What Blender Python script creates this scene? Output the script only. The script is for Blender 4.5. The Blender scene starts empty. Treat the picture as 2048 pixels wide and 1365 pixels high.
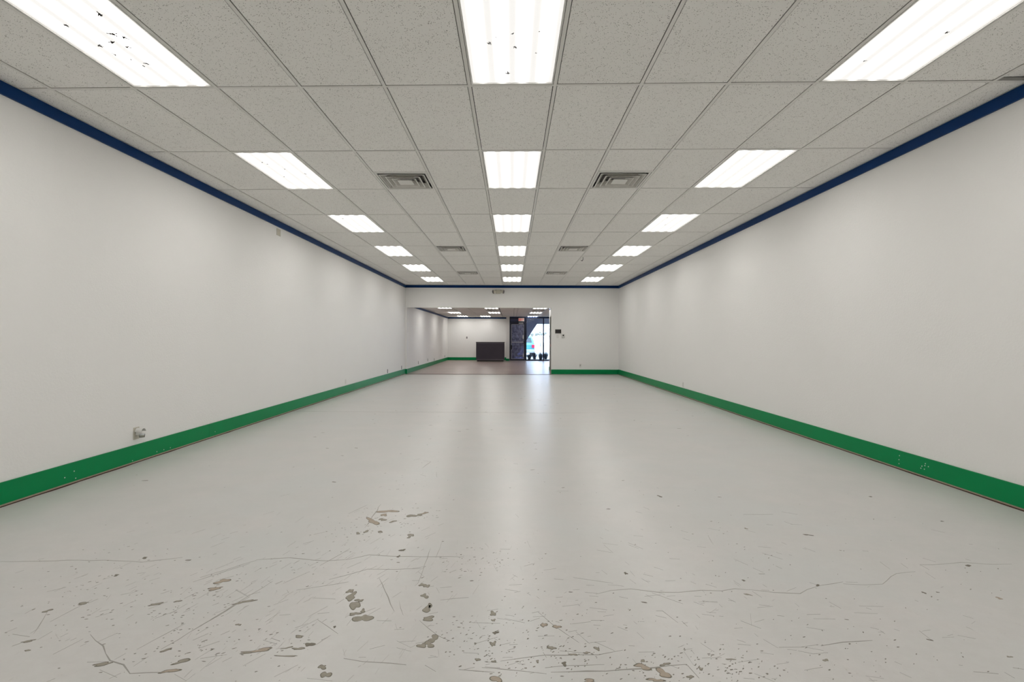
import bpy, bmesh, math, random
from mathutils import Vector, Matrix
random.seed(7)
scene = bpy.context.scene
COL = scene.collection

# ------------------------------------------------------------------ camera
HCAM, F = 1.20, 991.0                        # lens height (m), focal length in 2048-px pixels
cd = bpy.data.cameras.new('camera'); cam = bpy.data.objects.new('camera', cd); COL.objects.link(cam)
cd.sensor_width = 36.0; cd.lens = F / 2048 * 36.0; cd.clip_start = 0.05; cd.clip_end = 400
cam.location = (0, 0, HCAM); cam.rotation_euler = (math.radians(90), math.radians(-0.18), 0)
cd.shift_y = -4.5 / 2048
scene.camera = cam
# ------------------------------------------------------------------ daylight (bright hazy sky seen through the shopfront)
world = bpy.data.worlds.new('daylight'); scene.world = world; world.use_nodes = True
bg = world.node_tree.nodes['Background']; bg.inputs[0].default_value = (0.62, 0.75, 1.0, 1); bg.inputs[1].default_value = 8.0
# ------------------------------------------------------------------ exposure
scene.view_settings.view_transform = 'Standard'; scene.view_settings.look = 'None'
scene.view_settings.exposure = 0.0; scene.view_settings.gamma = 1.0; scene.view_settings.use_curve_mapping = False
LAMP = 5.6                                   # radiance of a ceiling diffuser over its tubes

# ================================================================== materials
def srgb(r, g, b):
    f = lambda c: (c/255/12.92) if c/255 <= .04045 else ((c/255+.055)/1.055)**2.4
    return (f(r), f(g), f(b), 1)
class N:
    def __init__(s, name):
        s.m = bpy.data.materials.new(name); s.m.use_nodes = True; s.t = s.m.node_tree
        s.b = s.t.nodes['Principled BSDF']; s.o = s.t.nodes['Material Output']
    def n(s, typ, **kw):
        x = s.t.nodes.new(typ)
        for k, v in kw.items():
            if k.startswith('i_'):
                x.inputs[k[2:].replace('_', ' ')].default_value = v
            else: setattr(x, k, v)
        return x
    def l(s, a, b): s.t.links.new(a, b)
    def math(s, op, a, b=None, clamp=False):
        x = s.t.nodes.new('ShaderNodeMath'); x.operation = op; x.use_clamp = clamp
        for i, v in enumerate((a, b)):
            if v is None: continue
            if isinstance(v, (int, float)): x.inputs[i].default_value = v
            else: s.l(v, x.inputs[i])
        return x.outputs[0]
    def ramp(s, fac, p0, p1, c0=(0,0,0,1), c1=(1,1,1,1)):
        x = s.t.nodes.new('ShaderNodeValToRGB'); e = x.color_ramp.elements
        e[0].position, e[1].position = p0, p1; e[0].color, e[1].color = c0, c1
        s.l(fac, x.inputs[0]); return x.outputs[0]
    def mix(s, fac, a, b, blend='MIX'):
        x = s.t.nodes.new('ShaderNodeMix'); x.data_type = 'RGBA'; x.blend_type = blend
        for i, v in ((0, fac), (6, a), (7, b)):
            if isinstance(v, (int, float)): x.inputs[i].default_value = v
            elif isinstance(v, tuple): x.inputs[i].default_value = v
            else: s.l(v, x.inputs[i])
        return x.outputs[2]
    def pos(s, scale=(1,1,1)):
        g = s.n('ShaderNodeNewGeometry'); mp = s.n('ShaderNodeMapping'); mp.inputs['Scale'].default_value = scale
        s.l(g.outputs['Position'], mp.inputs['Vector']); return mp.outputs[0]
    def noise(s, scale, vec=None, detail=3, rough=.55):
        x = s.n('ShaderNodeTexNoise'); x.inputs['Scale'].default_value = scale; x.inputs['Detail'].default_value = detail
        x.inputs['Roughness'].default_value = rough
        if vec is None: vec = s.pos()
        s.l(vec, x.inputs['Vector']); return x.outputs[0]
    def bump(s, h, strength=.2, dist=.01):
        x = s.n('ShaderNodeBump'); x.inputs['Strength'].default_value = strength; x.inputs['Distance'].default_value = dist
        s.l(h, x.inputs['Height']); s.l(x.outputs[0], s.b.inputs['Normal'])
    def base(s, c):
        if isinstance(c, tuple): s.b.inputs['Base Color'].default_value = c
        else: s.l(c, s.b.inputs['Base Color'])
def plain(name, col, rough=.5, metal=0.0, var=.06, vscale=6.0, spec=.5):
    q = N(name); f = q.noise(vscale)
    d = tuple(c*(1-var*2) for c in col[:3]) + (1,)
    q.base(q.mix(f, d, col)); q.b.inputs['Roughness'].default_value = rough
    q.b.inputs['Metallic'].default_value = metal; q.b.inputs['Specular IOR Level'].default_value = spec
    return q.m

def wall_paint():
    q = N('wall_paint'); f = q.noise(.7, detail=4)
    q.base(q.mix(f, (.785, .775, .755, 1), (.825, .818, .802, 1)))
    q.b.inputs['Roughness'].default_value = .55; q.b.inputs['Specular IOR Level'].default_value = .35
    h = q.noise(55, detail=4, rough=.7); q.bump(h, .42, .006); return q.m
def ceiling_tile_mat():
    q = N('ceiling_tile')
    v = q.n('ShaderNodeTexVoronoi'); v.inputs['Scale'].default_value = 95; v.inputs['Randomness'].default_value = 1
    q.l(q.pos(), v.inputs['Vector'])
    n1 = q.noise(34, detail=2); r = q.math('MULTIPLY', n1, .62)
    hole = q.math('LESS_THAN', v.outputs['Distance'], q.math('SUBTRACT', r, .118))
    tone = q.noise(1.1, detail=2)
    c = q.mix(tone, (.865, .850, .815, 1), (.915, .902, .870, 1))
    q.base(q.mix(hole, c, (.30, .285, .26, 1))); q.b.inputs['Roughness'].default_value = .9
    q.b.inputs['Specular IOR Level'].default_value = .1
    q.bump(q.math('SUBTRACT', 1.0, hole), .3, .003); return q.m
def floor_mat():
    q = N('floor_paint')
    big = q.noise(.45, detail=4); mid = q.noise(2.6, detail=5, rough=.65)
    c = q.mix(big, (.490, .486, .470, 1), (.545, .540, .522, 1))
    c = q.mix(q.ramp(mid, .42, .68), c, (.545, .528, .512, 1))
    # worn area by the near end of the room: the paint is rubbed thin
    g = q.n('ShaderNodeNewGeometry'); sx = q.n('ShaderNodeSeparateXYZ'); q.l(g.outputs['Position'], sx.inputs[0])
    wear = q.math('SUBTRACT', 1.0, q.math('MULTIPLY', q.math('SUBTRACT', sx.outputs[1], 1.6), .38, True), True)
    fine = q.noise(38, q.pos((1, .55, 1)), detail=6, rough=.75)
    sp = q.math('MULTIPLY', q.ramp(fine, .60, .70), q.math('MULTIPLY', wear, q.ramp(mid, .45, .65)))
    c = q.mix(q.math('MULTIPLY', sp, .55), c, (.30, .285, .235, 1))
    # short hairline scuffs
    for k, (ang, sc) in enumerate(((-1.2, (2.2, 170, 1)), (1.05, (3.2, 210, 1)), (.06, (2.4, 190, 1)))):
        mp = q.n('ShaderNodeMapping'); mp.inputs['Rotation'].default_value = (0, 0, ang); mp.inputs['Location'].default_value = (k*3.1, k, 0)
        q.l(g.outputs['Position'], mp.inputs[0])
        m2 = q.n('ShaderNodeMapping'); m2.inputs['Scale'].default_value = sc; q.l(mp.outputs[0], m2.inputs[0])
        s1 = q.noise(2.4, m2.outputs[0], detail=2)
        ln = q.math('MULTIPLY', q.ramp(s1, .70, .76), q.math('MULTIPLY', q.math('SUBTRACT', wear, .05, True), q.ramp(mid, .46, .58)))
        c = q.mix(q.math('MULTIPLY', ln, .5), c, (.30, .29, .26, 1))
    mot = q.noise(16, detail=6, rough=.72)
    c = q.mix(q.math('MULTIPLY', q.ramp(mot, .35, .7), q.math('ADD', q.math('MULTIPLY', wear, .22), .05)), c, (.43, .405, .385, 1))
    cool = q.noise(.9, detail=3)
    c = q.mix(q.math('MULTIPLY', q.ramp(cool, .50, .62), .35), c, (.50, .52, .515, 1))
    q.base(c)
    rr = q.mix(q.noise(1.6, q.pos((.4, 2.2, 1)), detail=4), (.287,)*3+(1,), (.35,)*3+(1,)); q.l(rr, q.b.inputs['Roughness'])
    q.b.inputs['Specular IOR Level'].default_value = .45
    h = q.noise(9, q.pos((.6, 2.0, 1)), detail=4); q.bump(h, .05, .008); return q.m
def plank_mat():
    q = N('wood_plank_floor')
    br = q.n('ShaderNodeTexBrick'); br.inputs['Scale'].default_value = 1.0
    br.inputs['Brick Width'].default_value = 1.2; br.inputs['Row Height'].default_value = .30; br.inputs['Mortar Size'].default_value = .006
    br.inputs['Color1'].default_value = (.235, .165, .145, 1); br.inputs['Color2'].default_value = (.38, .295, .265, 1)
    br.inputs['Mortar'].default_value = (.10, .08, .075, 1); br.inputs['Bias'].default_value = -.1
    q.l(q.pos(), br.inputs['Vector'])
    gr = q.noise(7, q.pos((.35, 3.2, 1)), detail=5, rough=.7)
    q.base(q.mix(.55, br.outputs[0], q.mix(gr, (.17, .125, .11, 1), (.48, .39, .355, 1))))
    q.b.inputs['Roughness'].default_value = .29; q.bump(gr, .08, .01); return q.m
def lamp_mat(name, power):
    q = N(name); tc = q.n('ShaderNodeTexCoord'); s = q.n('ShaderNodeSeparateXYZ'); q.l(tc.outputs['Generated'], s.inputs[0])
    u, v = s.outputs[0], s.outputs[1]
    # four tubes behind the prismatic lens: brighter over a tube, dimmer between and past the tube ends
    w = q.math('ADD', q.math('MULTIPLY', q.math('COSINE', q.math('MULTIPLY', q.math('SUBTRACT', u, .125), 25.13)), .5), .5)
    w = q.math('POWER', w, 3.0)
    e = q.math('MULTIPLY', q.math('MULTIPLY', q.math('MINIMUM', v, q.math('SUBTRACT', 1.0, v)), 12.0, True),
               q.math('MULTIPLY', q.math('MINIMUM', u, q.math('SUBTRACT', 1.0, u)), 14.0, True))
    st = q.math('ADD', .91, q.math('MULTIPLY', q.math('MULTIPLY', w, e), power*3.45))
    q.base((.12, .12, .12, 1)); q.b.inputs['Roughness'].default_value = .5; q.b.inputs['Specular IOR Level'].default_value = .2
    q.b.inputs['Emission Color'].default_value = (1.0, .976, .935, 1); q.l(st, q.b.inputs['Emission Strength']); return q.m
def glass_mat(name, tint, haze=0.0, hazecol=(.5,.5,.5,1)):
    q = N(name); q.t.nodes.remove(q.b)
    tr = q.n('ShaderNodeBsdfTransparent'); tr.inputs[0].default_value = tint
    gl = q.n('ShaderNodeBsdfGlossy'); gl.inputs['Roughness'].default_value = .03
    fr = q.n('ShaderNodeFresnel'); fr.inputs[0].default_value = 1.35
    out = tr.outputs[0]
    if haze:
        df = q.n('ShaderNodeBsdfDiffuse'); df.inputs[0].default_value = hazecol
        mx = q.n('ShaderNodeMixShader'); nz = q.noise(9, q.pos((1, 1, .8)), detail=5, rough=.7)
        q.l(q.math('MULTIPLY', q.ramp(nz, .25, .75), haze*2, True), mx.inputs[0])
        q.l(out, mx.inputs[1]); q.l(df.outputs[0], mx.inputs[2]); out = mx.outputs[0]
    m2 = q.n('ShaderNodeMixShader'); q.l(fr.outputs[0], m2.inputs[0]); q.l(out, m2.inputs[1]); q.l(gl.outputs[0], m2.inputs[2])
    q.l(m2.outputs[0], q.o.inputs[0]); return q.m

M = dict(
    wall=wall_paint(), tile=ceiling_tile_mat(), floor=floor_mat(), plank=plank_mat(), lamp=lamp_mat('lamp_diffuser', LAMP), lamp2=lamp_mat('front_lamp_diffuser', LAMP*1.15),
    tee=plain('ceiling_grid_metal', (.80, .785, .745, 1), .45, var=.03),
    plenum=plain('plenum_dark', (.02, .02, .02, 1), .9),
    blue=plain('blue_trim_paint', (.0, .034, .145, 1), .42, var=.05, spec=.16),
    green=plain('green_baseboard_paint', (.0, .235, .072, 1), .38, var=.06, vscale=3, spec=.16),
    adhesive=plain('old_adhesive', (.54, .44, .34, 1), .8, var=.2, vscale=30),
    gap=plain('floor_gap_brown', (.075, .03, .018, 1), .9, var=.25, vscale=20),
    vent=plain('vent_dusty_white', (.66, .64, .59, 1), .5, var=.12, vscale=20),
    ventrim=plain('vent_rim_white', (.80, .79, .75, 1), .45, var=.05, vscale=20),
    fixture=plain('fixture_white_enamel', (.70, .69, .66, 1), .4, var=.03),
    plate=plain('white_plastic', (.74, .73, .70, 1), .35, var=.03),
    ivory=plain('aged_ivory_plastic', (.58, .55, .46, 1), .4, var=.06, vscale=30),
    beige=plain('beige_plastic', (.52, .49, .40, 1), .4, var=.05),
    greyplate=plain('grey_metal_plate', (.17, .16, .16, 1), .45, var=.05),
    dark=plain('black_plastic', (.012, .011, .011, 1), .35, var=.1),
    screen=plain('dark_glass_screen', (.02, .016, .015, 1), .2),
    bug=plain('dead_insect_brown', (.10, .085, .075, 1), .9, var=.2, vscale=80),
    chip=plain('bare_concrete', (.345, .318, .260, 1), .75, var=.22, vscale=60),
    chiptan=plain('tan_old_coating', (.43, .360, .285, 1), .75, var=.2, vscale=50),
    speck=plain('speck_grey', (.26, .24, .20, 1), .85, var=.25, vscale=40),
    chipdark=plain('chip_rim_dark', (.20, .18, .145, 1), .85, var=.2, vscale=60),  # darker tone for chip edges and the small dark chips
    scratch=plain('scratch_grey', (.34, .325, .295, 1), .7, var=.15, vscale=20),
    crack=plain('crack_grey', (.37, .355, .32, 1), .8, var=.15, vscale=20),
    frame=plain('navy_black_aluminium', (.010, .012, .030, 1), .35, .3, var=.1),
    transom=plain('navy_panel', (.05, .06, .14, 1), .4, var=.15),
    counter=plain('plum_black_laminate', (.045, .034, .055, 1), .42, var=.15, vscale=3),
    counteredge=plain('grey_edge_band', (.16, .145, .17, 1), .4),
    steel=plain('brushed_steel', (.55, .55, .57, 1), .3, .9),
    brass=plain('worn_brass', (.45, .33, .14, 1), .35, .8, var=.2),
    red=plain('red_plastic', (.55, .05, .03, 1), .4),
    doorgreen=plain('dark_green_door_paint', (.008, .085, .05, 1), .4),
    doorblack=plain('black_door_panel', (.008, .008, .009, 1), .4),
    pane=glass_mat('clear_glass', (.93, .96, .97, 1)),
    film=glass_mat('blue_grey_filmed_glass', (.26, .28, .44, 1), .5, (.26, .275, .41, 1)),
    asphalt=plain('pale_paving', (.42, .42, .42, 1), .85, var=.12, vscale=3),
    soffit=plain('dark_soffit', (.05, .045, .06, 1), .8),
    fascia=plain('grey_fascia', (.22, .22, .25, 1), .7),
    pier=plain('blue_grey_masonry', (.30, .32, .44, 1), .9, var=.2, vscale=14),
    teal=plain('teal_car_paint', (.10, .36, .42, 1), .22, .1, var=.02),
    carglass=plain('car_window', (.03, .045, .055, 1), .08),
    bumper=plain('pale_bumper', (.42, .46, .50, 1), .4),
    tail=plain('tail_lamp_red', (.55, .03, .08, 1), .2),
    tyre=plain('tyre_rubber', (.015, .015, .016, 1), .8),
    leaf=plain('blue_green_blade', (.07, .115, .17, 1), .5, var=.3, vscale=15),
    foliage=plain('pale_tree_leaves', (.26, .27, .22, 1), .8, var=.3, vscale=2),
    bark=plain('tree_bark', (.14, .11, .09, 1), .9),
    soil=plain('planting_bed_soil', (.16, .14, .13, 1), .95, var=.25, vscale=12),
)
def exit_mat():
    q = N('exit_letter_red'); q.base((.6, .03, .02, 1)); q.b.inputs['Emission Color'].default_value = (1, .08, .05, 1)
    q.b.inputs['Emission Strength'].default_value = .5; return q.m
M['exitred'] = exit_mat()

# ================================================================== mesh helpers
class MB:
    def __init__(s): s.v = []; s.f = []
    def poly(s, pts, faces):
        k = len(s.v); s.v += [tuple(p) for p in pts]; s.f += [tuple(i+k for i in f) for f in faces]; return s
    def box(s, x0, x1, y0, y1, z0, z1, shear=0.0):
        p = [(x, y + shear*x, z) for z in (z0, z1) for (x, y) in ((x0,y0),(x1,y0),(x1,y1),(x0,y1))]
        return s.poly(p, [(0,3,2,1),(4,5,6,7),(0,1,5,4),(1,2,6,5),(2,3,7,6),(3,0,4,7)])
    def frustum(s, c, a0, z0, a1, z1, t=.003):
        # square louvre ring: sloped sheet with thickness from half-size a0 at z0 to a1 at z1
        cx, cy = c; sq = ((-1,-1),(1,-1),(1,1),(-1,1))
        p = [(cx+a*sx, cy+a*sy, z) for (a, z) in ((a0,z0),(a1,z1),(a1,z1+t),(a0+t,z0+t)) for sx, sy in sq]
        f = []
        for r in range(4):
            for i in range(4):
                j = (i+1) % 4; q = (r+1) % 4
                f.append((r*4+i, r*4+j, q*4+j, q*4+i))
        return s.poly(p, f)
    def cyl(s, p0, p1, r0, r1=None, n=12, caps=True):
        r1 = r0 if r1 is None else r1; p0 = Vector(p0); p1 = Vector(p1); d = (p1-p0).normalized()
        a = d.orthogonal().normalized(); b = d.cross(a)
        pts = [p + (a*math.cos(2*math.pi*i/n) + b*math.sin(2*math.pi*i/n))*r for p, r in ((p0,r0),(p1,r1)) for i in range(n)]
        f = [(i, (i+1) % n, n+(i+1) % n, n+i) for i in range(n)]
        if caps: f += [tuple(range(n-1, -1, -1)), tuple(range(n, 2*n))]
        return s.poly(pts, f)
    def ball(s, c, r, n=10, m=6, sc=(1,1,1)):
        pts = [(c[0], c[1], c[2]-r*sc[2])]
        for j in range(1, m):
            t = math.pi*j/m
            for i in range(n):
                a = 2*math.pi*i/n
                pts.append((c[0]+r*sc[0]*math.sin(t)*math.cos(a), c[1]+r*sc[1]*math.sin(t)*math.sin(a), c[2]-r*sc[2]*math.cos(t)))
        pts.append((c[0], c[1], c[2]+r*sc[2])); L = len(pts)-1
        f = [(0, 1+(i+1) % n, 1+i) for i in range(n)]
        for j in range(m-2):
            for i in range(n):
                a = 1+j*n; f.append((a+i, a+(i+1) % n, a+n+(i+1) % n, a+n+i))
        a = 1+(m-2)*n; f += [(a+i, a+(i+1) % n, L) for i in range(n)]
        return s.poly(pts, f)
    def slab(s, pts, z0, z1):
        n = len(pts); p = [(x, y, z0) for x, y in pts] + [(x, y, z1) for x, y in pts]
        return s.poly(p, [tuple(range(n-1,-1,-1)), tuple(range(n, 2*n))] + [(i,(i+1)%n,n+(i+1)%n,n+i) for i in range(n)])
    def mesh(s, name, mat, smooth=False):
        me = bpy.data.meshes.new(name); me.from_pydata(s.v, [], s.f); me.update()
        bm = bmesh.new(); bm.from_mesh(me); bmesh.ops.recalc_face_normals(bm, faces=bm.faces[:]); bm.to_mesh(me); bm.free()
        me.materials.append(mat)
        if smooth:
            for p in me.polygons: p.use_smooth = True
        return me
    def build(s, name, mat, parent=None, bevel=0, smooth=False):
        return place(name, s.mesh(name, mat, smooth), parent, bevel=bevel)
def place(name, me, parent=None, loc=None, bevel=0):
    o = bpy.data.objects.new(name, me); COL.objects.link(o)
    if parent is not None: o.parent = parent
    if loc is not None: o.location = loc
    if bevel:
        b = o.modifiers.new('bevel', 'BEVEL'); b.width = bevel; b.segments = 2; b.limit_method = 'ANGLE'
    return o
def tag(o, label, cat, group=None):
    o['label'] = label; o['category'] = cat
    if group: o['group'] = group
    return o
def empty(name, loc, label=None, cat=None, group=None, rz=0.0):
    o = bpy.data.objects.new(name, None); COL.objects.link(o); o.location = loc; o.rotation_euler = (0, 0, rz)
    o.empty_display_size = .1
    if label: tag(o, label, cat, group)
    return o
def struct(o, label=None, cat=None):
    o['kind'] = 'structure'
    if label: o['label'] = label; o['category'] = cat
    return o
def fp(x, y):
    """photo pixel on the floor -> floor point in metres (measured from the photograph)"""
    a = math.radians(.18); u, v = x-1024, y-678
    u, v = u*math.cos(a)+v*math.sin(a), -u*math.sin(a)+v*math.cos(a)
    d = F*HCAM/v; return (u*d/F, d)

# ================================================================== the room
W, YB, PT, H = 3.605, 16.73, .15, 3.005       # half width, partition, its thickness, ceiling
Y0 = -3.8                                     # wall behind the camera
H2, YF, YS = 2.395, 27.6, 27.0                # front room: ceiling, street wall, shopfront
LX2 = -3.58                                   # front room left wall face
OX0, OX1, OZ = -3.552, 1.325, 2.245           # opening in the partition
T = .15
struct(MB().box(-W-T, W+T, Y0-T, 16.60, -.12, 0).build('floor', M['floor']), 'worn pale grey painted concrete floor of the long empty room', 'floor')
struct(MB().box(-W-T, W+T, 16.60, YF+T, -.12, .004).build('floor', M['plank']), 'brown wood plank floor of the front room', 'floor')
struct(MB().box(-3.55, 1.325, 16.585, 16.625, .0, .009).build('trim_1', M['gap'], bevel=.003), 'dark threshold strip between grey floor and wood floor', 'trim')
struct(MB().box(-W-T, -W, Y0-T, YB, 0, H+.1).build('wall_left', M['wall']), 'long white plaster wall on the left', 'wall')
struct(MB().box(W, W+T, Y0-T, YB, 0, H+.1).build('wall_right', M['wall']), 'long white plaster wall on the right', 'wall')
struct(MB().box(-W, W, Y0-T, Y0, 0, H+.1).build('wall_rear', M['wall']), 'white wall closing the near end of the room', 'wall')
wb = MB(); xs = [-W-T, OX0, OX1, W+T]
pp = [(-W-T,0),(OX0,0),(OX0,OZ),(OX1,OZ),(OX1,0),(W+T,0),(W+T,H+.1),(-W-T,H+.1)]
n = len(pp); wb.poly([(x,YB,z) for x,z in pp]+[(x,YB+PT,z) for x,z in pp],
    [tuple(range(n)), tuple(range(2*n-1,n-1,-1))]+[(i,(i+1)%n,n+(i+1)%n,n+i) for i in range(n)])
struct(wb.build('wall_back', M['wall']), 'white partition with a wide opening to the front room', 'wall')

# ---- front room shell
YP = YB+PT
struct(MB().box(-W-T, LX2, YP, YF+T, 0, H2+.12).build('wall_left', M['wall']), 'white left wall of the front room', 'wall')
struct(MB().box(LX2, -.31, YF, YF+T, 0, H2+.12).build('wall_front', M['wall']), 'white street side wall behind the dark counter', 'wall')
struct(MB().box(-.31, -.136, YS-.12, YF+T, 0, H2+.12).build('wall_front', M['wall']), 'narrow white pier beside the glass door', 'wall')
struct(MB().box(W, W+T, YP, YF+T, 0, H2+.12).build('wall_right', M['wall']), 'right wall of the front room beside the shopfront', 'wall')
# closet wall with a doorway, seen edge-on at the right of the opening
CX, DY0, DY1, CE = 1.44, 17.15, 18.70, 19.10
cw = MB(); pp = [(YP,0),(DY0,0),(DY0,2.03),(DY1,2.03),(DY1,0),(CE,0),(CE,H2),(YP,H2)]
n = len(pp); cw.poly([(CX,y,z) for y,z in pp]+[(CX+.12,y,z) for y,z in pp],
    [tuple(range(n)), tuple(range(2*n-1,n-1,-1))]+[(i,(i+1)%n,n+(i+1)%n,n+i) for i in range(n)])
struct(cw.build('wall_closet', M['wall']), 'short white side wall with a doorway past the opening', 'wall')
struct(MB().box(CX+.12, W, CE-.12, CE, 0, H2).build('wall_closet', M['wall']), 'end wall of the side closet', 'wall')

# ================================================================== suspended ceiling (main room)
SH = -.022                                    # the tile rows run slightly out of square
CW, RL, GX, GY = .6096, 1.2192, -.004, 3.53
xl = [GX+(k+.5)*CW for k in range(-6, 6)]     # main runners
cols = list(zip([-W]+xl, xl+[W]))             # 13 columns, first and last are cut border tiles
rowy = [GY+RL*j for j in range(-6, 11)]       # cross tees
rows = list(zip([Y0-.1]+rowy, rowy+[YB+.1]))
def row_j(i): return i-7                       # rows[i] lies between tee j=i-7 and j=i-6
FL, GAPW = .012, .005                          # half tee flange, shadow gap
ceil = struct(MB().box(-W-T, W+T, Y0-T, YB+PT, H+.1, H+.2).build('ceiling', M['plenum']), 'suspended ceiling of white mineral fibre panels', 'ceiling')
for x in xl:
    MB().box(x-FL, x+FL, Y0, YB, H-.001, H+.002).box(x-.002, x+.002, Y0, YB, H+.002, H+.03).build('main_runner', M['tee'], ceil)
for y in rowy:
    m = MB().box(-W, W, y-FL, y+FL, H-.0002, H+.0024, SH); m.box(-W, W, y-.002, y+.002, H+.0024, H+.03, SH); m.build('cross_tee', M['tee'], ceil)
for a, b in ((-W, -W+.022), (W-.022, W)):
    MB().box(a, b, Y0, YB, H-.0012, H+.0018).build('wall_angle', M['tee'], ceil)
MB().box(-W+.022, W-.022, YB-.022, YB, H-.0012, H+.0018).build('wall_angle', M['tee'], ceil)

LIGHT_COLS = {2: 'left', 6: 'middle', 10: 'right'}
LIGHT_ROWS = [i for i in range(len(rows)) if row_j(i) % 2 == -1 % 2 and rows[i][0] > Y0 and rows[i][1] < YB]
VENT_ROWS = {}                                  # row index -> which half of the cell holds the grille
for i, (a, b) in enumerate(rows):
    if abs(b-5.97) < .2: VENT_ROWS[i] = 'far'
    if abs(a-9.63) < .2 or abs(a-13.28) < .2: VENT_ROWS[i] = 'near'
VENT_COLS = {4: 'left', 8: 'right'}

tile_cache = {}
def tile_mesh(w, d):
    k = (round(w, 4), round(d, 4))
    if k not in tile_cache:
        tile_cache[k] = MB().box(-w/2, w/2, -d/2, d/2, 0, .016, SH).mesh('ceiling_tile', M['tile'])
    return tile_cache[k]
def add_tile(x0, x1, y0, y1, parent=ceil, z=H):
    w, d = x1-x0, y1-y0; cx, cy = (x0+x1)/2, (y0+y1)/2
    o = place('ceiling_tile', tile_mesh(w, d), parent, (cx, cy+SH*cx, z+.0012+random.uniform(0, .0016)))
    return o
def cell(c, r, inset=FL+GAPW):
    (x0, x1), (y0, y1) = cols[c], rows[r]
    ix0 = .022+.003 if c == 0 else inset; ix1 = .022+.003 if c == len(cols)-1 else inset
    return x0+ix0, x1-ix1, y0+inset, y1-inset
lights = []; vents = []
for r in range(len(rows)):
    for c in range(len(cols)):
        x0, x1, y0, y1 = cell(c, r); xm = (x0+x1)/2
        if r == 0: y0 = max(y0, Y0+.03-SH*xm)
        if r == len(rows)-1: y1 = min(y1, YB-.03-SH*xm-.005)
        if y1-y0 < .05: continue
        if c in LIGHT_COLS and r in LIGHT_ROWS: lights.append((c, r)); continue
        if c in VENT_COLS and r in VENT_ROWS:
            vents.append((c, r)); half = CW-2*FL
            if VENT_ROWS[r] == 'far': add_tile(x0, x1, y0, y1-CW)
            else: add_tile(x0, x1, y0+CW, y1)
            continue
        if r == len(rows)-1 and c == 6:          # cut filler with an open slot below the last middle lamp
            ys = 16.20; add_tile(x0, x1, y0, ys-.012); add_tile(x0, x1, ys+.030, y1); continue
        o = add_tile(x0, x1, y0, y1)
        if c == len(cols)-1 and abs(rows[r][1]-3.53) < .05:   # border panel sitting askew, dark gap at its edge
            o.rotation_euler = (.012, -.02, 0); o.location.z += .013; o.location.y -= .008

# ================================================================== ceiling lamps
lw, ld = CW-2*FL-.006, RL-2*FL-.006
def lamp_parts(w, d, lm='lamp'):
    f = MB(); lip = .011
    f.box(-w/2, -w/2+lip, -d/2, d/2, 0, .02, SH).box(w/2-lip, w/2, -d/2, d/2, 0, .02, SH)
    f.box(-w/2+lip, w/2-lip, -d/2, -d/2+lip, 0, .02, SH).box(-w/2+lip, w/2-lip, d/2-lip, d/2, 0, .02, SH)
    fm = f.mesh('frame', M['fixture'])
    hm = MB().box(-w/2, w/2, -d/2, d/2, .021, .085, SH).mesh('housing', M['fixture'])
    dm = MB().box(-w/2+lip+.0005, w/2-lip-.0005, -d/2+lip+.0005, d/2-lip-.0005, .008, .014, SH).mesh('diffuser', M[lm])
    return (('frame', fm), ('housing', hm), ('diffuser', dm))
LP = lamp_parts(lw, ld)
ORD = ['first', 'second', 'third', 'fourth', 'fifth', 'sixth']
front = sorted({r for c, r in lights if rows[r][1] > 2.7})
def specks(parent, pts):
    m = MB()
    for (x, y, s) in pts:
        s *= 1.5
        for k in range(5):
            a = random.uniform(0, 6.28); L = s*random.uniform(.35, .9); ox, oy = random.gauss(0, s*.25), random.gauss(0, s*.25); wd = s*.14
            ca, sa = math.cos(a), math.sin(a)
            m.slab([(x+ox+ca*L-sa*wd, y+oy+sa*L+ca*wd), (x+ox-ca*L-sa*wd*.4, y+oy-sa*L+ca*wd*.4), (x+ox-ca*L+sa*wd, y+oy-sa*L-ca*wd), (x+ox+ca*L+sa*wd*.5, y+oy+sa*L-ca*wd*.5)], .0065, .0078)
    o = m.build('insect_specks', M['bug'], parent); o['kind'] = 'stuff'; return o
for c, r in lights:
    x = (cols[c][0]+cols[c][1])/2; y = (rows[r][0]+rows[r][1])/2
    side = LIGHT_COLS[c]
    if r in front:
        k = front.index(r)
        where = 'nearest the camera' if k == 0 else ('farthest, beside the back partition' if k == len(front)-1 else f'{ORD[k]} from the camera')
        lab = f'white fluorescent ceiling panel light in the {side} row, {where}'
    else:
        lab = f'panel light of the {side} row overhead behind the camera, ' + ('nearer one' if rows[r][0] > -1 else 'farther one')
    e = empty('ceiling_light', (x, y+SH*x, H), lab, 'ceiling light', 'fluorescent panel lights in the long room')
    for nme, me in LP: place(nme, me, e)
    if r in front:
        k = front.index(r)
        if k == 0:
            if c == 2: specks(e, [(-.12,.1,.012),(-.02,.06,.016),(.06,-.02,.02),(.10,.02,.016),(.05,.12,.014),(-.05,.25,.01),(-.1,.2,.012),(.02,.3,.012),(.18,.5,.008),(-.15,-.1,.01),(.12,-.2,.016),(-.02,.33,.008)])
            if c == 6: specks(e, [(-.14,.12,.011),(.02,.16,.010),(-.03,.46,.016),(.15,.22,.005),(-.1,.06,.006),(.0,.02,.008),(-.2,.05,.005),(.16,.0,.004)])
            if c == 10: specks(e, [(.12,.05,.010),(-.15,.35,.008),(-.2,.5,.006)])
        elif k == 1 and c == 2: specks(e, [(-.10,-.25,.014),(-.06,-.2,.012),(.0,-.1,.008),(.16,.05,.010),(-.12,.15,.010),(-.14,-.3,.008)])
        elif k == 2 and c != 6: specks(e, [(-.12,-.35,.014),(-.05,-.3,.012),(-.02,.1,.010),(.05,-.15,.008)])

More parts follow.
